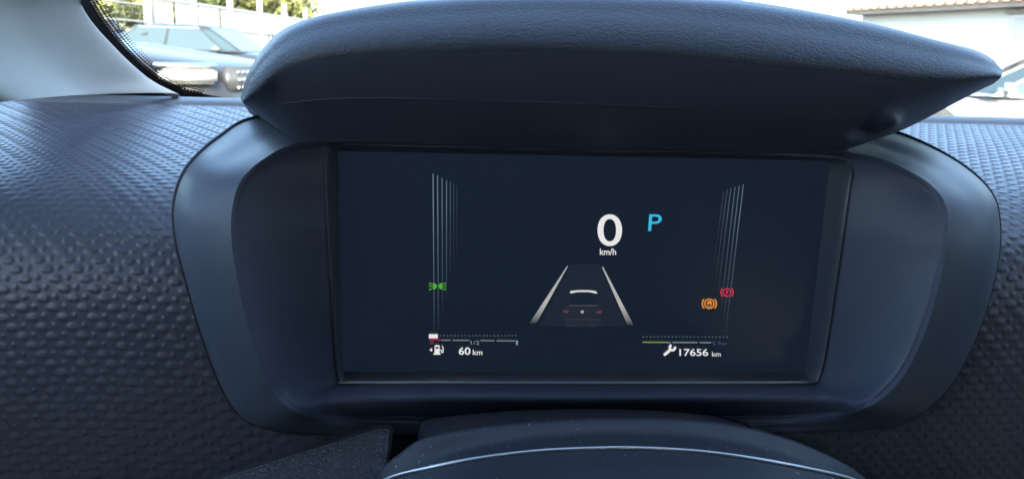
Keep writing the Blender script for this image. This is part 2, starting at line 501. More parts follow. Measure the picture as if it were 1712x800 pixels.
tree('round bushy olive tree behind the fence, apart from the others by a gap of sky', 480, 45, 2.3, 3.9, 1.6, LM[0], 4200, 3)
tree('low hedge-like tree filling the open railed bay of the fence', 200, 25, 1.9, 2.7, .8, LM[0], 4200, 4)
tree('bright yellow green tree standing beyond the visor top', 1195, 34, 1.5, 4.35, 1.9, LM[2], 3600, 5)

# ---- white building on the right
M_WALL = pmat('white render', (.66, .655, .63), .85, var=.05, varscale=.6)
M_EAVE = pmat('weathered eave', (.30, .26, .22), .8, var=.3, varscale=2)
M_GUT = pmat('eave edge tile', (.26, .17, .12), .8, var=.3, varscale=3)
ea, eb = U(1437, 20, 37.0), U(1712, -3, 29.0)
bd = (eb - ea)[:2]; bd /= np.linalg.norm(bd)
zb = (ea[2] + eb[2]) / 2
bld = empty('white_building', (ea[0], ea[1], 0), math.atan2(bd[1], bd[0]))
tag(bld, 'long white rendered building with thin brown eave behind the silver car', 'building')
bm = bmesh.new(); bx(bm, (15, 4.2, (zb - .25) / 2), (30, 8, zb - .25)); bmobj('wall', bm, M_WALL, bld)
bm = bmesh.new(); bx(bm, (15, 3.9, zb - .14), (30.5, 8.9, .2)); ev = bmobj('eave', bm, M_EAVE, bld)
for k in range(46):
    bm = bmesh.new()
    bmesh.ops.create_cone(bm, segments=8, radius1=.11, radius2=.09, depth=.5, cap_ends=True,
                          matrix=Matrix.Translation((k * .5 + .1, -.62, zb + .01)) @ Matrix.Rotation(R(90), 4, 'X'))
    bmobj('eave_tile', bm, M_GUT, ev)
rp = [(-.1, -.6, zb + .02), (30.2, -.6, zb + .02), (30.2, 4.2, zb + .9), (-.1, 4.2, zb + .9), (30.2, 8.4, zb + .02), (-.1, 8.4, zb + .02)]
mesh('roof', rp, [(0, 1, 2, 3), (3, 2, 4, 5)], M_GUT, bld, smooth=False)
for xw in (8.6, 13.0, 18.0):
    bm = bmesh.new(); bx(bm, (xw, .19, 2.3), (1.6, .1, 1.5)); wn = bmobj('window', bm, pmat('window frame white', (.7, .7, .7), .5), bld)
    bm = bmesh.new(); bx(bm, (xw, .13, 2.3), (1.4, .04, 1.3)); bmobj('pane', bm, pmat('washed out pane', (.5, .5, .49), .2), wn)  # pale colour stands in for panes washed out by bright light
    bm = bmesh.new(); bx(bm, (xw, .08, 3.12), (2.0, .28, .09)); bmobj('lintel', bm, M_EAVE, wn)

# ================================================================== windscreen
Y_WB, Y_WH = 0.72, 0.2
zwb = U(345, 149, Y_WB)[2] - .004
WP0 = np.array([0, Y_WB, zwb]); WSL = (1.05 + .37 - zwb) / (Y_WH - Y_WB)
WN = np.array([0, -WSL, 1.0]); WN /= np.linalg.norm(WN)
def wz(y): return zwb + WSL * (y - Y_WB)
wsh = root('windscreen', (0.2, Y_WB, zwb))
tag(wsh, 'clear raked windscreen pane with black dotted edge above the dashboard', 'windscreen')
th = WN * .005
wc = [np.array([x, y, wz(y)]) for x, y in ((-.78, Y_WB + .03), (1.2, Y_WB + .03), (1.02, Y_WH), (-.60, Y_WH))]
mesh('glass', [c for c in wc] + [c + th for c in wc], [(3, 2, 1, 0), (4, 5, 6, 7), (0, 1, 5, 4), (1, 2, 6, 5), (2, 3, 7, 6), (3, 0, 4, 7)], M_WIND, wsh, smooth=False)
inner = [(118, -45), (148, -5), (172, 32), (202, 70), (236, 105), (268, 129), (298, 144), (330, 153), (420, 170)]
outer = [(-60, -45), (-20, 0), (0, 40), (20, 80), (40, 120), (60, 165), (130, 185), (280, 190), (420, 195)]
ia = arc_resample([UPL(*p, WP0, WN) - WN * .001 for p in inner], 60)
oa = arc_resample([UPL(*p, WP0, WN) - WN * .001 for p in outer], 60)
top_i = np.array([[-.50, Y_WH, wz(Y_WH)]]) - WN * .001; top_o = np.array([[-.62, Y_WH, wz(Y_WH)]]) - WN * .001
ia2, oa2 = np.vstack([top_i, ia]), np.vstack([top_o, oa])
gridobj('frit_band', np.stack([oa2, ia2]), M_FRIT, wsh)
V, F = [], []
ta = np.gradient(ia, axis=0); ta /= np.linalg.norm(ta, axis=1)[:, None]
fine = arc_resample(ia, 150); tf = np.gradient(fine, axis=0); tf /= np.linalg.norm(tf, axis=1)[:, None]
for row, (off, rad) in enumerate(((.0012, .0015), (.0046, .0012), (.0076, .0009), (.0101, .0006))):
    for k in range(row % 2, int(len(fine) * .80), 2):
        nrm = np.cross(WN, tf[k])
        if nrm[0] < 0: nrm = -nrm
        c = fine[k] + nrm * off
        i = len(V)
        V += [c + rad * (math.cos(a * math.pi / 3) * tf[k] + math.sin(a * math.pi / 3) * nrm) for a in range(6)]
        F.append(tuple(range(i, i + 6)))
tag(mesh('frit_dots', V, F, M_FRIT, wsh, smooth=False), kind='stuff')

# ---- pillar trim
pil = root('pillar_trim', U(140, 150, .62))
PK = .80                                       # depth of the pillar against the windscreen base
_pts = pts
pts = lambda L: _pts([(a, b, c * PK) for a, b, c in L])
tag(pil, 'pale grey windscreen pillar trim beside the black glass edge', 'pillar trim')
e_r = pts([(60, -120, .54), (118, -45, .61), (122, -5, .645), (143, 32, .68), (178, 72, .72), (214, 108, .755), (248, 135, .785), (290, 156, .81)])
e_m = pts([(-60, -120, .47), (-20, -45, .53), (8, -5, .565), (38, 42, .60), (68, 86, .635), (98, 122, .665), (126, 145, .69), (150, 158, .71)])
e_l = pts([(-260, -120, .40), (-230, -45, .42), (-190, 0, .44), (-150, 55, .465), (-105, 105, .49), (-58, 141, .515), (-25, 159, .54), (0, 171, .56)])
e_b = pts([(-330, -120, .46), (-310, -45, .48), (-270, 20, .50), (-230, 80, .52), (-185, 130, .545), (-140, 165, .57), (-110, 182, .59), (-85, 190, .61)])
def to_roof(e, q):                             # carry the trim on up to the roof
    q = np.array(q); return np.vstack([q, q * .5 + e[0] * .5, e])
e_r, e_m = to_roof(e_r, (-.50, .17, 1.43)), to_roof(e_m, (-.54, .11, 1.42))
e_l, e_b = to_roof(e_l, (-.585, .07, 1.40)), to_roof(e_b, (-.62, .11, 1.38))
e_rb = e_r + np.array([-.004, .02, -.006])
pts = _pts
gridobj('trim_panel', loft([e_b, e_l, e_m, e_r, e_rb], 60, 8), M_PILLAR, pil)

# ================================================================== dashboard
dash = root('dashboard', U(856, 700, .42))
tag(dash, 'blue grey soft dashboard with embossed scale pattern around the instrument cluster', 'dashboard')
prof_px = [(172, .64), (196, .585), (226, .530), (262, .480), (300, .443), (345, .418), (400, .402), (480, .392), (580, .388), (700, .387), (830, .390), (960, .40)]
prof = np.array([[Y, U(200, py, Y)[2]] for py, Y in prof_px])
prof = arc_resample(prof, 900, dense=40)
seg = np.r_[0, np.cumsum(np.linalg.norm(np.diff(prof, axis=0), axis=1))]
XS = np.arange(-.64, .70, .00066)
s_r = np.interp(.56, prof[::-1, 0], seg[::-1])
SS = np.r_[np.arange(0, s_r, .0011), np.arange(s_r, seg[-1], .00064)]
Yp, Zp = np.interp(SS, seg, prof[:, 0]), np.interp(SS, seg, prof[:, 1])
dY, dZ = np.gradient(Yp), np.gradient(Zp)
L_ = np.hypot(dY, dZ); nY, nZ = dZ / L_, -dY / L_           # outward: up and toward the driver
if nZ[0] < 0: nY, nZ = -nY, -nZ
XX, S2 = np.meshgrid(XS, SS)
AX, BX_, BS = .0142, .0044, .0047
H = np.zeros_like(XX)
sw = S2 + .0006 * np.sin(XX * 60)
jj = np.round(sw / BS)
for dj in (-1, 0, 1):
    j = jj + dj
    xs_ = XX - j * BX_
    ii = np.round(xs_ / AX)
    for di in (-1, 0, 1):
        ddx = xs_ - (ii + di) * AX
        dds = -(sw - j * BS)                                # up positive
        ry = np.where(dds > 0, .0027, .0016)
        r2 = (ddx / .0033) ** 2 + (dds / ry) ** 2
        h = np.clip((1 - np.sqrt(r2)) / .42, 0, 1); h = h * h * (3 - 2 * h) * (.72 + .28 * np.clip(-dds / .0022, -1, 1) + .0)
        r3 = (np.abs(ddx - .0056) / .0017) + (np.abs(dds - .0010) / .0017)
        h = np.maximum(h, .7 * np.clip((1.1 - r3) * 1.6, 0, 1))
        H = np.maximum(H, h)
amp = .0006
PX_ = XX; PY_ = Yp[:, None] + nY[:, None] * H * amp; PZ_ = Zp[:, None] + nZ[:, None] * H * amp
PY_ = PY_ + .10 * np.clip(-(XX + .30), 0, 1) ** 1.6 + .05 * np.clip(XX - .45, 0, 1) ** 1.6
P = np.stack([PX_, PY_, PZ_], -1)

# outline of the cluster housing in the photo, with depth (clockwise from top centre)
A_ = [(950, 205, .47), (1200, 205, .47), (1400, 205, .462), (1487, 219, .452), (1560, 248, .435), (1622, 286, .418), (1661, 328, .400), (1672, 380, .390), (1668, 440, .384), (1648, 520, .380), (1615, 600, .378), (1578, 657, .378),
      (1530, 696, .378), (1460, 715, .383), (1250, 724, .396), (980, 726, .398), (700, 724, .396), (520, 724, .383), (440, 714, .378), (398, 690, .378), (368, 640, .378), (338, 560, .378), (312, 470, .380), (294, 395, .384), (293, 335, .392),
      (315, 279, .406), (365, 232, .432), (430, 198, .455), (560, 198, .468), (740, 203, .47)]
B_ = [(950, 222, .42), (1200, 226, .42), (1370, 232, .42), (1466, 243, .408), (1545, 272, .394), (1598, 308, .380), (1625, 345, .368), (1634, 390, .361), (1629, 445, .357), (1606, 525, .355), (1572, 608, .355), (1530, 665, .356),
      (1485, 692, .358), (1430, 706, .372), (1240, 715, .397), (980, 717, .399), (700, 716, .397), (535, 714, .372), (465, 702, .359), (425, 672, .357), (398, 620, .356), (371, 545, .356), (348, 465, .358), (338, 400, .361), (338, 345, .366),
      (358, 294, .374), (402, 256, .390), (465, 224, .408), (580, 218, .418), (740, 220, .42)]
C_ = [(950, 238, .384), (1200, 244, .384), (1380, 252, .384), (1462, 262, .379), (1528, 290, .371), (1566, 318, .364), (1583, 350, .358), (1584, 395, .354), (1577, 445, .352), (1556, 528, .350), (1522, 610, .350), (1482, 660, .351),
      (1440, 684, .354), (1390, 698, .376), (1230, 706, .399), (980, 708, .401), (700, 707, .399), (560, 703, .376), (500, 690, .355), (460, 660, .352), (436, 610, .350), (412, 535, .350), (395, 460, .351), (387, 400, .353), (388, 350, .356),
      (402, 303, .360), (440, 266, .367), (500, 238, .376), (600, 235, .383), (740, 236, .384)]
D_ = [(950, 250, .388), (1180, 255, .388), (1330, 261, .388), (1405, 266, .387), (1424, 285, .386), (1421, 310, .386), (1416, 345, .385), (1410, 390, .384), (1403, 440, .384), (1392, 515, .384), (1380, 590, .384), (1372, 625, .384),
      (1358, 640, .384), (1300, 641, .384), (1150, 641, .384), (970, 641, .384), (780, 640, .384), (640, 640, .384), (585, 639, .384), (568, 634, .384), (562, 590, .385), (557, 515, .385), (552, 440, .386), (549, 390, .386), (547, 340, .387),
      (546, 300, .387), (546, 262, .388), (556, 244, .388), (610, 243, .388), (740, 246, .388)]
poly = np.array([(p[0], p[1]) for p in A_], float); pc = poly.mean(0)
qx, qy = proj(P.reshape(-1, 3))
qx = qx.reshape(XX.shape); qy = qy.reshape(XX.shape)
def inside(poly, x, y):
    r = np.zeros(x.shape, bool); n = len(poly)
    for i in range(n):
        x1, y1 = poly[i]; x2, y2 = poly[(i + 1) % n]
        c = ((y1 > y) != (y2 > y))
        with np.errstate(divide='ignore', invalid='ignore'):
            r ^= c & (x < (x2 - x1) * (y - y1) / (y2 - y1 + 1e-9) + x1)
    return r
polyd = np.array(catmull(poly, 240, True)); dv = pc - polyd; dv /= np.linalg.norm(dv, axis=1)[:, None]
seam_px = np.array([(-400, 1010), (0, 905), (240, 833), (380, 792), (500, 752), (600, 722), (640, 712), (660, 705), (1258, 712), (1300, 730), (1400, 780), (1500, 850), (1700, 960), (2100, 1150)], float)
hole = inside(polyd + dv * 1.0, qx, qy) & (P[..., 1] < .50)
below = qy > np.interp(qx, seam_px[:, 0], seam_px[:, 1])
keep = ~(hole | below) & (qx < 2050) & (qy < 1000)
fk = keep[:-1, :-1] & keep[1:, :-1] & keep[1:, 1:] & keep[:-1, 1:]
ri, ci = np.nonzero(fk); nc = XX.shape[1]
quads = np.stack([ri * nc + ci, (ri + 1) * nc + ci, (ri + 1) * nc + ci + 1, ri * nc + ci + 1], 1)
used, inv = np.unique(quads, return_inverse=True)
Vd = P.reshape(-1, 3)[used]; Qd = inv.reshape(quads.shape).astype(np.int32)
me = bpy.data.meshes.new('embossed_panel')
me.vertices.add(len(Vd)); me.vertices.foreach_set('co', Vd.astype(np.float32).ravel())
me.loops.add(Qd.size); me.loops.foreach_set('vertex_index', Qd.ravel())
me.polygons.add(len(Qd)); me.polygons.foreach_set('loop_start', np.arange(0, Qd.size, 4, dtype=np.int32))
me.update(calc_edges=True); me.validate()
link('embossed_panel', me, M_EMBOSS, dash)
print('dash quads', len(Qd))

# dark carrier sheet under the soft skin
ks = np.linspace(8, len(SS) - 1, 40).astype(int); kx = np.linspace(-.64, .70, 50)
gridobj('dash_carrier', np.stack([np.stack([kx, np.full(50, Yp[k] - nY[k] * .03), np.full(50, Zp[k] - nZ[k] * .03)], 1) for k in ks]), M_BLACK, dash)
# smooth strip between the soft panel and the glass
y0, z0 = prof[0]
sx = np.linspace(-.80, .90, 60)
def yoff(x): return .10 * np.clip(-(x + .30), 0, 1) ** 1.6 + .05 * np.clip(x - .45, 0, 1) ** 1.6
rows = []
for dy, dz in ((-.004, -.012), (-.002, .000), (.003, .0025), (.03, .004), (.085, -.002), (.12, -.02)):
    rows.append(np.stack([sx, y0 + dy + yoff(sx), np.full_like(sx, z0 + dz)], 1))
gridobj('windscreen_strip', np.array(rows), M_STRIP, dash)
# dark body of the dashboard behind the panels
bm = bmesh.new(); bx(bm, (.04, .62, z0 - .30), (1.7, .24, .36)); bmobj('dash_core', bm, M_BLACK, dash)

# lower trim around the steering column
def slab(name, P0, mat, parent, thick=.012):
    V = [np.array(p) for p in P0]; n = len(V)
    V2 = [v + np.array([0, thick, -.003]) for v in V]
    return V + V2, [tuple(range(n)), tuple(range(n, 2 * n))[::-1]] + [(i, n + i, n + (i + 1) % n, (i + 1) % n) for i in range(n)]
def trimpiece(name, outline, mat, parent):
    V, F = slab(name, [U(*p) for p in outline], mat, parent)
    bm = bmesh.new(); vs_ = [bm.verts.new(v) for v in V]
    for f in F: bm.faces.new([vs_[i] for i in f])
    bmesh.ops.recalc_face_normals(bm, faces=bm.faces)
    bmesh.ops.bevel(bm, geom=[e for e in bm.edges], offset=.0012, segments=2, affect='EDGES')
    return bmobj(name, bm, mat, parent)
trimpiece('lower_trim', [(-300, 1010, .375), (100, 885, .372), (380, 795, .370), (500, 757, .368), (600, 727, .366), (640, 715, .365), (656, 719, .364), (653, 750, .358), (645, 800, .350), (625, 900, .335), (600, 1050, .32), (-300, 1200, .34)], M_LOWER, dash)
trimpiece('lower_trim', [(1256, 714, .366), (1290, 722, .366), (1340, 750, .366), (1420, 792, .367), (1520, 850, .369), (1700, 960, .373), (2000, 1100, .376), (2000, 1250, .35), (1420, 1050, .32), (1340, 900, .335), (1290, 790, .350), (1262, 745, .358)], M_LOWER, dash)
bm = bmesh.new(); a, b = U(600, 720, .47), U(1330, 1000, .47)
bx(bm, ((a[0] + b[0]) / 2, .47, (a[2] + b[2]) / 2), (abs(b[0] - a[0]), .01, abs(a[2] - b[2]) + .06)); bmobj('column_opening_shade', bm, M_BLACK, dash)  # black panel stands in for the shade inside the opening

# ================================================================== instrument cluster
clu = root('instrument_cluster', U(970, 726, .40))
tag(clu, 'hooded instrument cluster with wide dark digital display showing 0 km/h', 'instrument cluster')
A, B, C, D = (pts(c) for c in (A_, B_, C_, D_))
ctr = np.array([D[:, 0].mean(), 0, D[:, 2].mean()])
def shrink(c, d, Y=None):
    q = c.copy(); v = ctr - q; v[:, 1] = 0; v /= np.linalg.norm(v, axis=1)[:, None]
    q = q + v * d
    if Y is not None: q[:, 1] = Y
    return q
Askirt = shrink(A, -.010); Askirt[:, 1] += .13
A1 = shrink(A, .0); A1[:, 1] += .003
Bm = (A + B) / 2 + (B - A)[:, :] * 0.0; Bm[:, 1] -= .0035
gridobj('rim_skirt', np.stack([catmull(Askirt, 260, True), catmull(A1, 260, True)]), M_BLACK, clu, closed=True)
gk = shrink(A, -.0007); gk[:, 1] += .002; gk = catmull(gk, 260, True)
tube('rim_gap_shadow', np.vstack([gk, gk[:2]]), .0012, M_BLACK, clu, 7)  # black tube stands in for the shadow line between rim and dash
rim = loft([A1, A, Bm, B, (B * .45 + C * .55) + np.array([0, -.0008, 0]), C], 260, 5, True)
gridobj('rim', rim, M_RIM, clu, closed=True)
Ci = shrink(C, .0016); Ci[:, 1] += .0012
C2 = shrink(C, .004); C2[:, 1] += .0035
mid = C * .5 + D * .5; mid[:, 1] += .001
for k_, px_, yy_ in ((13, 1345, .376), (14, 1190, .3765), (15, 975, .3765), (16, 735, .3765), (17, 605, .376)): mid[k_] = U(px_, 668, yy_)
Dn = D.copy(); Do = shrink(D, -.0022); Do[:, 1] += .0004
sh = loft([C, Ci, C2, mid, Do, D], 260, 6, True)
gridobj('inner_shroud', sh, M_PLAST, clu, closed=True)
# recess frame around the display
SCR = [(565, 253), (1388, 275), (1350, 628), (578, 625)]
YS = .3985
tl, tr, br, bl = (U(*p, YS) for p in SCR)
def screen_pt(px, py, d=.0): return U(px, py, YS - d)
SE = []
for p in D:
    # nearest place on the display outline for each point of the frame
    x0, x1, zt_, zb_ = tl[0], tr[0], tl[2], br[2]
    SE.append((min(max(p[0], x0), x1), YS + .0006, min(max(p[2], zb_), zt_)))
SE = np.array(SE); Dd = shrink(D, .0014); Dd[:, 1] += .0012
D3 = SE * .12 + Dd * .88; D3[:, 1] = Dd[:, 1] * .55 + YS * .45
fr = [catmull(c, 260, True) for c in (D, Dd)] + [catmull(D3, 260, True)]
s4 = catmull(SE, 260, True); s4[:, 0] = np.clip(s4[:, 0], tl[0], tr[0]); s4[:, 2] = np.clip(s4[:, 2], br[2], tl[2])
fr.append(s4)
gridobj('display_frame', np.stack(fr), pmat('frame plastic', (.095, .11, .13), .35, spec=.5, var=.04, varscale=50), clu, closed=True)
# lower lip of the frame, its lit edge painted in as a pale colour
lip = arc_resample([U(566, 638.5, .3835), U(760, 638.5, .3833), U(970, 639, .3832), U(1160, 639, .3833), U(1361, 638.5, .3835)], 40)
tube('frame_lip', lip, .00075, pmat('lip highlight', (.45, .5, .52), .3, metal=.4), clu, 8)
# display: thin slab
M_SCREEN = pmat('display glass', (.006, .008, .012), .22, spec=.45, emis=SCR_C, estr=SCR_E)
bm = bmesh.new()
bx(bm, ((tl[0] + tr[0]) / 2, YS + .0035, (tl[2] + br[2]) / 2), (tr[0] - tl[0] + .006, .006, tl[2] - br[2] + .006))
disp = bmobj('display', bm, M_SCREEN, clu)
disp.matrix_parent_inverse = Matrix.Translation(Vector(clu['_world'])).inverted()
YF = YS + .0005 - .0006                        # lit graphics sit just in front of the panel
def gpoly(name, polys, mat, parent=None):
    """polys: lists of photo pixels; flat lit graphics with real thickness"""
    bm = bmesh.new()
    for pl in polys:
        a = [bm.verts.new(U(x, y, YF)) for x, y in pl]
        bm.faces.new(a)
    me = bpy.data.meshes.new(name); bm.to_mesh(me); bm.free()
    o = link(name, me, mat, None, smooth=False)
    o.parent = disp; o.matrix_parent_inverse = Matrix.Translation(Vector(clu['_world'])).inverted() @ Matrix.Identity(4)
    o.matrix_parent_inverse = Matrix.Identity(4)
    return o
def gquad(x0, y0, x1, y1): return [(x0, y0), (x1, y0), (x1, y1), (x0, y1)]
def gline(p, q, w0, w1=None):
    w1 = w0 if w1 is None else w1
    d = np.array(q, float) - np.array(p, float); d /= np.linalg.norm(d); n = np.array([-d[1], d[0]])
    p, q = np.array(p, float), np.array(q, float)
    return [tuple(p + n * w0 / 2), tuple(q + n * w1 / 2), tuple(q - n * w1 / 2), tuple(p - n * w0 / 2)]
def gring(cx, cy, r0, r1, a0=0, a1=360, n=28, sy=1.0):
    out = []
    for k in range(n):
        a, b = R(a0 + (a1 - a0) * k / n), R(a0 + (a1 - a0) * (k + 1) / n)
        out.append([(cx + r0 * math.cos(a), cy + sy * r0 * math.sin(a)), (cx + r1 * math.cos(a), cy + sy * r1 * math.sin(a)),
                    (cx + r1 * math.cos(b), cy + sy * r1 * math.sin(b)), (cx + r0 * math.cos(b), cy + sy * r0 * math.sin(b))])
    return out
def gtext(name, s, x0, y0, x1, y1, mat, bold=0.0, lean=0.0, slant=0.0):
    """text fitted to the box x0..x1, baseline y1, cap top y0 (photo pixels)"""
    cu = bpy.data.curves.new(name, 'FONT'); cu.body = s; cu.size = 1; cu.offset = bold; cu.resolution_u = 8
    to = bpy.data.objects.new('tmp', cu); COL.objects.link(to)
    dg = bpy.context.evaluated_depsgraph_get()
    me = bpy.data.meshes.new_from_object(to.evaluated_get(dg))
    bpy.data.objects.remove(to)
    co = np.array([v.co for v in me.vertices])
    mn, mx_ = co.min(0), co.max(0)
    for v in me.vertices:
        a = (v.co.x - mn[0]) / (mx_[0] - mn[0]); b = (v.co.y - mn[1]) / (mx_[1] - mn[1])
        v.co = Vector(U(x0 + (x1 - x0) * a + lean * b, y1 + (y0 - y1) * b + slant * a, YF))
    me.materials.clear(); me.name = name
    o = link(name, me, mat, None, smooth=False); o.parent = disp
    return o
# every graphic is given in world coordinates: the display object sits at its root's place
disp.matrix_parent_inverse = Matrix.Identity(4); disp.location = -Vector(clu['_world'])
G_W = glow('lit white', (1.0, .97, .96), .80)
G_G = glow('lit grey', (.86, .86, .84), .42)
G_CY = glow('lit cyan', (.05, .62, .95), .72)
G_GR = glow('lit green', (.12, .62, .02), .62)
G_RED = glow('lit red', (.75, .03, .06), .75)
G_AMB = glow('lit amber', (.95, .33, .02), .75)
G_DIM = glow('dim grey', (.5, .6, .75), .22)
G_BLUE = glow('dim blue', (.25, .38, .75), .16)
G_YG = glow('lit yellow green', (.40, .55, .05), .5)
G_CAR = glow('car shade', (.55, .48, .60), .018)
G_ROAD = glow('road shade', (.6, .55, .75), .010)
gtext('speed_digit', '0', 999, 358, 1040, 411, G_W, .006, 0)
gtext('speed_unit', 'km/h', 1003, 415, 1030, 426, G_W, .012)
gtext('gear_letter', 'P', 1083.5, 358, 1105, 386, G_CY, .004, 2)
LF = [(0, .05), (.25, .30), (.5, .45), (.8, .9), (1, .8)]
def vline(x0, y0, x1, y1, wd, s, fade):
    o = gpoly('scale_line', [gline((x0, y0), (x1, y1), wd)], glow('scale line %d' % int(s * 1000), (.55, .72, .95), s, fade=fade))
for k, (xt, yt, xb_, yb_, s) in enumerate(((724, 290, 726, 556, .30), (731.5, 293, 733, 552, .26), (739, 297, 740, 520, .20), (746.5, 301, 746.5, 500, .20), (753, 304, 752.5, 460, .11), (759, 306, 758, 450, .06), (764, 310, 763, 440, .035))):
    vline(xt, yt, xb_, yb_, 1.7, s, LF)
for k, (xt, yt, xb_, yb_, s) in enumerate(((1243, 308, 1213, 556, .21), (1236, 310, 1209, 540, .18), (1229, 312, 1205, 520, .15), (1222, 314, 1200, 490, .12), (1216, 316, 1196, 470, .09), (1210, 320, 1192, 450, .05))):
    vline(xt, yt, xb_, yb_, 1.6, s, LF)
# side lamp symbol
def lamp(cx, cy, s):
    d = [(cx - s * 5, cy + 5.5)] + [(cx - s * 5 + s * 7.2 * math.cos(a), cy - 5.5 * math.sin(a)) for a in np.linspace(-math.pi / 2, math.pi / 2, 14)]
    return d
gpoly('side_lamp_symbol', [lamp(728.4, 478, 1), [(x, y) for x, y in lamp(735.2, 478, -1)]] +
      [gline((717.2, 473), (721.8, 474.2), 1.9), gline((717.2, 478), (721.8, 478), 1.9), gline((717.2, 484), (721.8, 482.2), 1.9),
       gline((741.6, 474.2), (745.6, 472.6), 1.9), gline((741.6, 478), (746, 478), 1.9), gline((741.6, 482.2), (745.6, 484), 1.9)], G_GR)
# lane lines and the car between them
LN = [(0, .0), (.12, .35), (.35, .85), (1, .75)]
G_LANE = glow('lane line', (.95, .94, .90), .55, fade=LN)
gpoly('lane_line', [[(950, 444), (948, 444.5), (884.5, 541), (896, 541)]], G_LANE)
gpoly('lane_line', [[(1008, 445), (1006.5, 446.5), (1049.5, 544), (1060, 544)]], G_LANE)
gpoly('road_surface', [[(955, 441), (1003, 441), (1046, 545), (900, 545)]], G_ROAD)
YF -= .0003
gpoly('car_outline', [[(953, 490), (998, 490), (1002, 508), (1008, 520), (1006, 543), (990, 546), (960, 546), (944, 543), (942, 520), (948, 508)]], G_CAR)
YF -= .0003
gpoly('car_rear_glass', [[(955, 491), (997, 491), (999, 508), (951, 508)]], glow('rear glass', (.2, .3, .4), .012))
gpoly('car_roof_light', [[(952.6, 489.5), (954, 486), (966, 484.6), (984, 484.6), (996, 486), (999, 490), (996, 490), (984, 487.6), (966, 487.6), (956, 489.6)]], glow('roof light', (.95, .93, .88), .75))
gpoly('car_shelf', [[(951, 509), (999, 509), (999, 512), (951, 512)]], glow('shelf', (.5, .5, .5), .07))
for pl in ([(941, 518), (951, 518), (950, 523), (942, 522)], [(996, 520), (1006, 518), (1006, 523), (998, 524)]):
    gpoly('car_tail_lamp', [pl], glow('tail red', (.8, .22, .3), .13))
gpoly('car_badge', [gquad(971, 518.5, 976, 523)], G_G)
gpoly('car_bumper', [gline((944, 534), (1004, 534), 2), gline((949, 544.5), (962, 544.5), 2.4), gline((985, 544.5), (1000, 544.5), 2.4)], glow('bumper shade', (.5, .45, .6), .045))
# warning symbols
gpoly('parking_brake_symbol', gring(1215.5, 488.5, 5.6, 7.4) + gring(1215.5, 488.5, 9.2, 11.2, -42, 42, 10) + gring(1215.5, 488.5, 9.2, 11.2, 138, 222, 10), G_RED)
gtext('parking_brake_letter', 'P', 1213.6, 485.5, 1218, 492.5, G_RED, .02)
gpoly('brake_warning_symbol', gring(1186, 507.3, 6.6, 8.8) + gring(1186, 507.3, 10.6, 12.8, -42, 42, 10) + gring(1186, 507.3, 10.6, 12.8, 138, 222, 10) +
      [[(1182.6, 504.5), (1184, 502.4), (1188.4, 502.4), (1189.8, 504.5), (1190.6, 507), (1190.6, 509), (1188, 509), (1188, 507.6), (1184.2, 507.6), (1184.2, 509), (1181.8, 509), (1181.8, 507)],
       gline((1182.5, 511.5), (1190, 511.5), 1.6)], G_AMB)
# fuel gauge
gpoly('fuel_level_block', [gquad(717, 558, 732, 565)], G_W)
gpoly('fuel_scale_ticks', [gquad(735.5 + k * 6.0, 559.5, 737.3 + k * 6.0, 561.6) for k in range(22)], G_DIM)
gpoly('fuel_scale_line', [gline((738, 568), (753.5, 568.2), 1.6), gline((756.5, 568.2), (785, 568.4), 1.6), gline((803, 568.6), (826.5, 569), 1.6), gline((830, 569), (861, 569.3), 1.6)], glow('scale grey', (.75, .78, .82), .30))
gpoly('fuel_reserve_line', [gline((718, 566.8), (737.5, 567.6), 1.8)], glow('reserve red', (.75, .03, .06), .55))
gtext('fuel_zero', '0', 719, 569, 724.5, 575, glow('reserve red', (.75, .03, .06), .55), .0)
gtext('fuel_half', '1/2', 787, 569, 801.5, 575.5, glow('scale text', (.7, .7, .76), .35))
gtext('fuel_full', '1', 862.5, 568.5, 866, 576, glow('scale text', (.7, .7, .76), .35))
gpoly('fuel_side_arrow', [[(717.6, 584.3), (722.4, 581), (722.4, 587.3)]], G_W)
gpoly('fuel_pump_symbol', [[(726.5, 577.5), (728, 576.3), (733.5, 576.3), (735, 577.5), (735, 579.2), (726.5, 579.2)], gquad(726.5, 579.2, 728, 582.3), gquad(733.5, 579.2, 735, 582.3),
                           gquad(726.5, 582.3, 735, 589.5), gquad(724.8, 589.5, 736.3, 592.3), gline((735, 584.3), (738, 584.5), 1.4), gline((737.8, 584), (738, 588.5), 1.4),
                           gline((738, 588.5), (740.5, 588.6), 1.5), gline((740.6, 589), (741, 580.5), 1.6), gline((741, 581), (738.8, 577.6), 1.5)], G_W)
gtext('range_number', '60', 767, 580, 786.5, 592.5, G_W, .016)
gtext('range_unit', 'km', 790.5, 584, 806.5, 592.8, G_W, .008)
# power gauge and service counter
gpoly('power_scale_ticks', [gquad(1074.5 + k * 6.1, 561.5, 1076.4 + k * 6.1, 563.6) for k in range(24)], G_DIM)
gpoly('power_level_line', [gline((1074, 571.5), (1112, 571.7), 2.0)], G_YG)
gpoly('power_scale_line', [gline((1112, 571.7), (1121, 571.8), 1.8), gline((1124, 571.8), (1166.5, 572), 1.8), gline((1170, 572), (1189, 572.2), 1.8)], glow('scale grey', (.75, .78, .82), .30))
gtext('power_unit', '% Pwr', 1191, 570, 1216, 577, G_BLUE)
gpoly('wrench_symbol', [gline((1111.3, 592.3), (1122.5, 582.6), 4.6)] + gring(1111.5, 592, 0, 2.3, 60, 300, 10) + gring(1124.2, 580.4, 2.4, 6.4, -20, 250, 16), G_W)
gtext('service_distance', '17656', 1136, 582.5, 1184, 594.5, G_W, .010)
gtext('service_unit', 'km', 1190.5, 587.5, 1205, 595.3, G_W, .004)

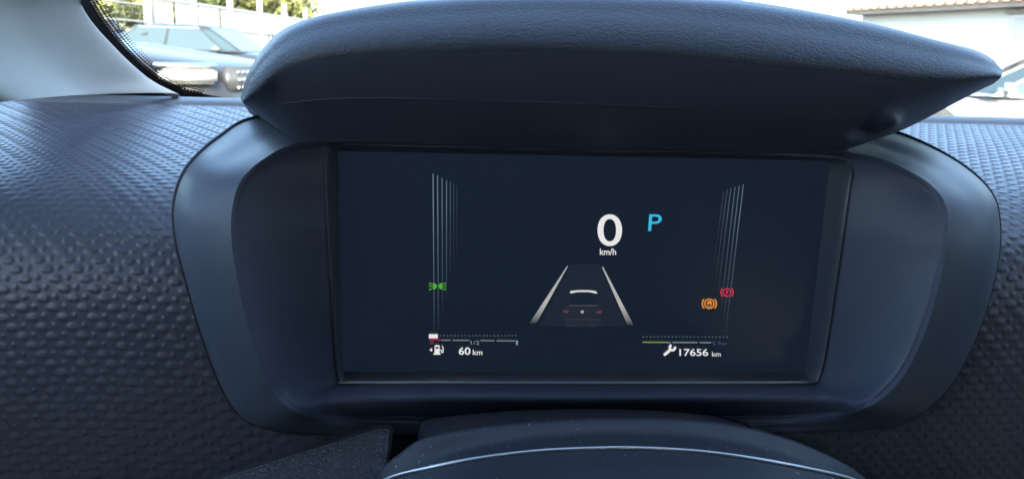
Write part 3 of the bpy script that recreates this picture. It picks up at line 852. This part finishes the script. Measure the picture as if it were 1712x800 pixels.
# ---- visor
V1 = [(404, 158), (417, 120), (447, 77), (487, 46), (560, 22), (700, 2), (880, -9), (1080, -7), (1250, 6), (1430, 36), (1560, 67), (1626, 85), (1658, 100), (1672, 114)]
V2 = [(404, 164), (421, 132), (454, 93), (498, 64), (573, 44), (705, 30), (880, 22), (1080, 26), (1250, 40), (1425, 66), (1552, 90), (1622, 104), (1660, 114), (1676, 121)]
V3 = [(406, 169), (428, 146), (464, 113), (510, 92), (583, 80), (710, 72), (880, 69), (1080, 76), (1245, 89), (1415, 107), (1540, 122), (1612, 127), (1654, 127), (1675, 127)]
V3b = [(409, 173), (433, 160), (472, 135), (518, 121), (591, 112), (714, 108), (882, 108), (1080, 116), (1240, 128), (1400, 141), (1515, 150), (1584, 149), (1632, 143), (1669, 134)]
V4 = [(413, 177), (440, 179), (480, 174), (528, 168), (600, 165), (718, 166), (884, 171), (1080, 179), (1232, 186), (1380, 191), (1480, 187), (1550, 176), (1605, 162), (1657, 142)]
V4b = [(440, 196), (458, 202), (494, 204), (540, 204), (608, 205), (722, 208), (886, 213), (1080, 219), (1228, 224), (1360, 227), (1440, 222), (1505, 206), (1572, 184), (1636, 152)]
V5 = [(474, 222), (482, 227), (506, 232), (548, 234), (614, 236), (726, 240), (888, 244), (1080, 249), (1224, 252), (1340, 254), (1400, 252), (1452, 238), (1520, 212), (1598, 172)]
V0 = [(p[0], p[1] + 16 if 3 < i < 11 else p[1] + 10) for i, p in enumerate(V1)]
V0[-1] = (1660, 120)
Vk = [(418, 190), (440, 176), (474, 160), (510, 150), (580, 140), (708, 140), (884, 140), (1082, 150), (1245, 158), (1415, 170), (1530, 176), (1580, 170), (1610, 160), (1635, 150)]
yv = lambda L, ys: pts([(p[0], p[1], y) for p, y in zip(L, np.broadcast_to(ys, len(L)))])
ends = np.array([.36, .353, .346, .340, .335, .331, .329, .329, .331, .335, .340, .346, .353, .36])
cv = [yv(Vk, ends + .155), yv(V0, ends + .10), yv(V1, ends + .028), yv(V2, ends + .009), yv(V3, ends + .0005), yv(V3b, ends + .004), yv(V4, ends + .0175), yv(V4b, ends + .034), yv(V5, np.maximum(ends + .050, .381))]
VG = loft(cv, 320, 8)
vx, vy = proj(VG.reshape(-1, 3)); vx = vx.reshape(VG.shape[:2]); vy = vy.reshape(VG.shape[:2])
un = (np.arange(VG.shape[0]) > 36)[:, None]    # moulded boss and pinch where the visor meets the rim on the right
bmp = .0075 * np.exp(-((vx - 1484) / 17) ** 2 - ((vy - 196) / 13) ** 2) - .0060 * np.exp(-(((vx - 1446) + .6 * (vy - 222)) / 20) ** 2 - ((vy - 222) / 9) ** 2)
VG[..., 1] -= bmp * un; VG[..., 2] -= .35 * bmp * un
mesh('visor_end', VG[:, -1], [tuple(range(VG.shape[0]))], M_PLAST, clu)
mesh('visor_end', VG[:, 0], [tuple(range(VG.shape[0]))], M_PLAST, clu)
gridobj('visor_cover', VG[:37], M_LEATHER, clu)
gridobj('visor_underside', VG[36:], M_PLAST, clu)
sm = arc_resample([U(x, y - 1, yy) for (x, y), yy in zip(V4[1:9], ends[1:9] + .0165)], 60)
tube('visor_seam', sm, .00024, M_RIM, clu, 6)
# ================================================================== steering column and wheel hub
colm = root('column_cover', U(980, 760, .33))
tag(colm, 'dark plastic steering column cover below the display, behind the wheel hub', 'column cover')
k0 = np.array([(690, 850), (698, 790), (698, 742), (700, 715), (706, 703), (730, 697), (800, 690), (900, 684), (1040, 683), (1160, 690), (1230, 704), (1262, 722), (1280, 760), (1284, 800), (1290, 850)], float)
c0 = np.array([990, 800.0])
def inset(s, dy, Y): return pts([(c0[0] + (x - c0[0]) * s, c0[1] + (y - c0[1]) * s + dy, Y) for x, y in k0])
cv = [inset(.99, 45, .46), inset(1.0, 3, .372), inset(1.0, 0, .366), inset(.998, 2, .362), inset(.985, 10, .352), inset(.97, 34, .334), inset(.95, 44, .329), inset(.9, 60, .326), inset(.4, 100, .322)]
gridobj('cover_shell', loft(cv, 90, 5), M_HUB, colm)

hub = root('steering_wheel', U(1030, 900, .25))
tag(hub, 'dark steering wheel hub crossed by a thin silver arc under the display', 'steering wheel')
H0 = [(600, 850), (628, 800), (668, 764), (704, 740), (780, 724), (900, 712), (1040, 707), (1180, 712), (1290, 734), (1370, 764), (1436, 800), (1490, 850)]
H1 = [(640, 862), (662, 812), (690, 786), (730, 768), (800, 750), (910, 734), (1040, 728), (1172, 733), (1280, 752), (1358, 778), (1415, 810), (1455, 862)]
H2 = [(690, 905), (706, 862), (730, 838), (764, 818), (830, 800), (930, 785), (1040, 780), (1160, 785), (1262, 803), (1330, 828), (1378, 858), (1412, 905)]
H3 = [(760, 1010), (770, 985), (790, 965), (820, 950), (870, 938), (950, 930), (1040, 928), (1140, 930), (1222, 942), (1280, 960), (1318, 985), (1340, 1010)]
hv = [pts(H0, .318) + np.array([0, 0, -.05]), pts(H0, .305), pts(H1, .292), pts(H2, .270), pts(H3, .225)]
HG = loft(hv, 110, 8)
gridobj('hub_pad', HG, M_HUB, hub)
# silver arc lies on the pad
arcpx = [(596, 830), (650, 799), (720, 781), (800, 766), (900, 754), (1000, 749.5), (1060, 749), (1160, 754), (1250, 765), (1340, 781), (1422, 800), (1500, 830)]
from mathutils.bvhtree import BVHTree
bvh = BVHTree.FromPolygons([tuple(v) for v in HG.reshape(-1, 3)], grid_faces(*HG.shape[:2]))
ap = []
for x, y in arc_resample(np.array(arcpx, float), 90):
    hit = bvh.ray_cast(Vector(CAM), Vector(ray(x, y)).normalized())
    if hit[0] is not None: ap.append(np.array(hit[0]) + np.array([0, -.0003, .0004]))
ap = np.array(ap)
for _ in range(3): ap[1:-1] = (ap[:-2] + ap[1:-1] * 2 + ap[2:]) / 4
tube('silver_arc', ap, .00085, M_SILVER, hub, 8, 1.0)
# dust on the pad
V, F = [], []
for k in range(170):
    i, j = rng.integers(8, HG.shape[0] - 6), rng.integers(10, 100)
    p = HG[i, j]; n = np.cross(HG[i, j + 1] - p, HG[i + 1, j] - p); n /= np.linalg.norm(n)
    if n[2] < 0: n = -n
    p = p + n * .0003 + (HG[i, j + 1] - p) * rng.random()
    a = rng.normal(size=3); a -= n * (a @ n); a /= np.linalg.norm(a); b = np.cross(n, a)
    s = .00012 + .00022 * rng.random() ** 2; l = s * (1 + 3 * (rng.random() < .15))
    b0 = len(V)
    V += [p - a * l, p - b * s, p + a * l, p + b * s, p + n * s]
    F += [(b0, b0 + 1, b0 + 4), (b0 + 1, b0 + 2, b0 + 4), (b0 + 2, b0 + 3, b0 + 4), (b0 + 3, b0, b0 + 4)]
tag(mesh('dust', V, F, pmat('dust specks', (.45, .47, .48), .9), hub, smooth=False), kind='stuff')

# ================================================================== the rest of the cabin that shades the dashboard
M_CLOTH = pmat('headliner cloth', (.33, .33, .325), .95, var=.05, varscale=60)
M_SEAT = pmat('seat cloth', (.06, .065, .075), .9, var=.1, varscale=60)
roof = root('car_roof', (.2, -.8, 1.43))
tag(roof, 'pale cloth headliner under the car roof above the seats', 'car roof')
bm = bmesh.new(); bx(bm, (.2, -1.05, 1.455), (1.75, 2.5, .05)); bmesh.ops.bevel(bm, geom=bm.edges[:], offset=.015, segments=2, affect='EDGES'); bmobj('headliner', bm, M_CLOTH, roof)
bm = bmesh.new(); bx(bm, (.2, -2.3, .7), (1.75, .06, 1.4)); bmobj('rear_bulkhead', bm, M_SEAT, roof)
seat = root('driver_seat', (.06, -.75, 0))
tag(seat, 'dark cloth driver seat facing the instrument cluster', 'seat')
bm = bmesh.new(); bx(bm, (.06, -.85, .95), (.5, .14, .75), Matrix.Rotation(R(14), 3, 'X')); bmesh.ops.bevel(bm, geom=bm.edges[:], offset=.05, segments=3, affect='EDGES'); bmobj('backrest', bm, M_SEAT, seat, True)
bm = bmesh.new(); bx(bm, (.06, -.55, .48), (.5, .5, .14)); bmesh.ops.bevel(bm, geom=bm.edges[:], offset=.05, segments=3, affect='EDGES'); bmobj('cushion', bm, M_SEAT, seat, True)
for sx_, lab in ((-.66, 'dark door card beside the driver seat, under the pillar trim'), (1.06, 'dark door card on the passenger side of the cabin')):
    dr = root('door_panel', (sx_, -.4, .3)); tag(dr, lab, 'door panel')
    bm = bmesh.new(); bx(bm, (sx_, -.65, .66), (.06, 3.1, .78)); bmesh.ops.bevel(bm, geom=bm.edges[:], offset=.02, segments=2, affect='EDGES'); bmobj('door_card', bm, M_SEAT, dr)
    bm = bmesh.new(); bx(bm, (sx_, -1.42, 1.25), (.05, 1.75, .42)); bmobj('rear_side_blocker', bm, M_SEAT, dr)  # unseen panel added over the rear side windows to darken the cabin
    sw = root('side_window', (sx_, -.1, 1.05)); tag(sw, 'unseen front side window pane, tint added to dim the cabin, above the ' + ('driver' if sx_ < 0 else 'passenger') + ' door card', 'window')
    bm = bmesh.new(); bx(bm, (sx_, .18, 1.24), (.005, 1.42, .385)); bmobj('pane', bm, glass_mat('dimming side pane', (.80, .83, .83) if sx_ < 0 else (.45, .48, .49), .03), sw)  # tint added to cut light from the sides, stronger on the passenger side
fl = root('cabin_floor', (.2, -.6, .2)); fl['kind'] = 'structure'
bm = bmesh.new(); bx(bm, (.2, -.65, .2), (1.7, 3.1, .04)); bmobj('floor_carpet', bm, M_SEAT, fl)

for o in bpy.data.objects:
    if '_world' in o: del o['_world']
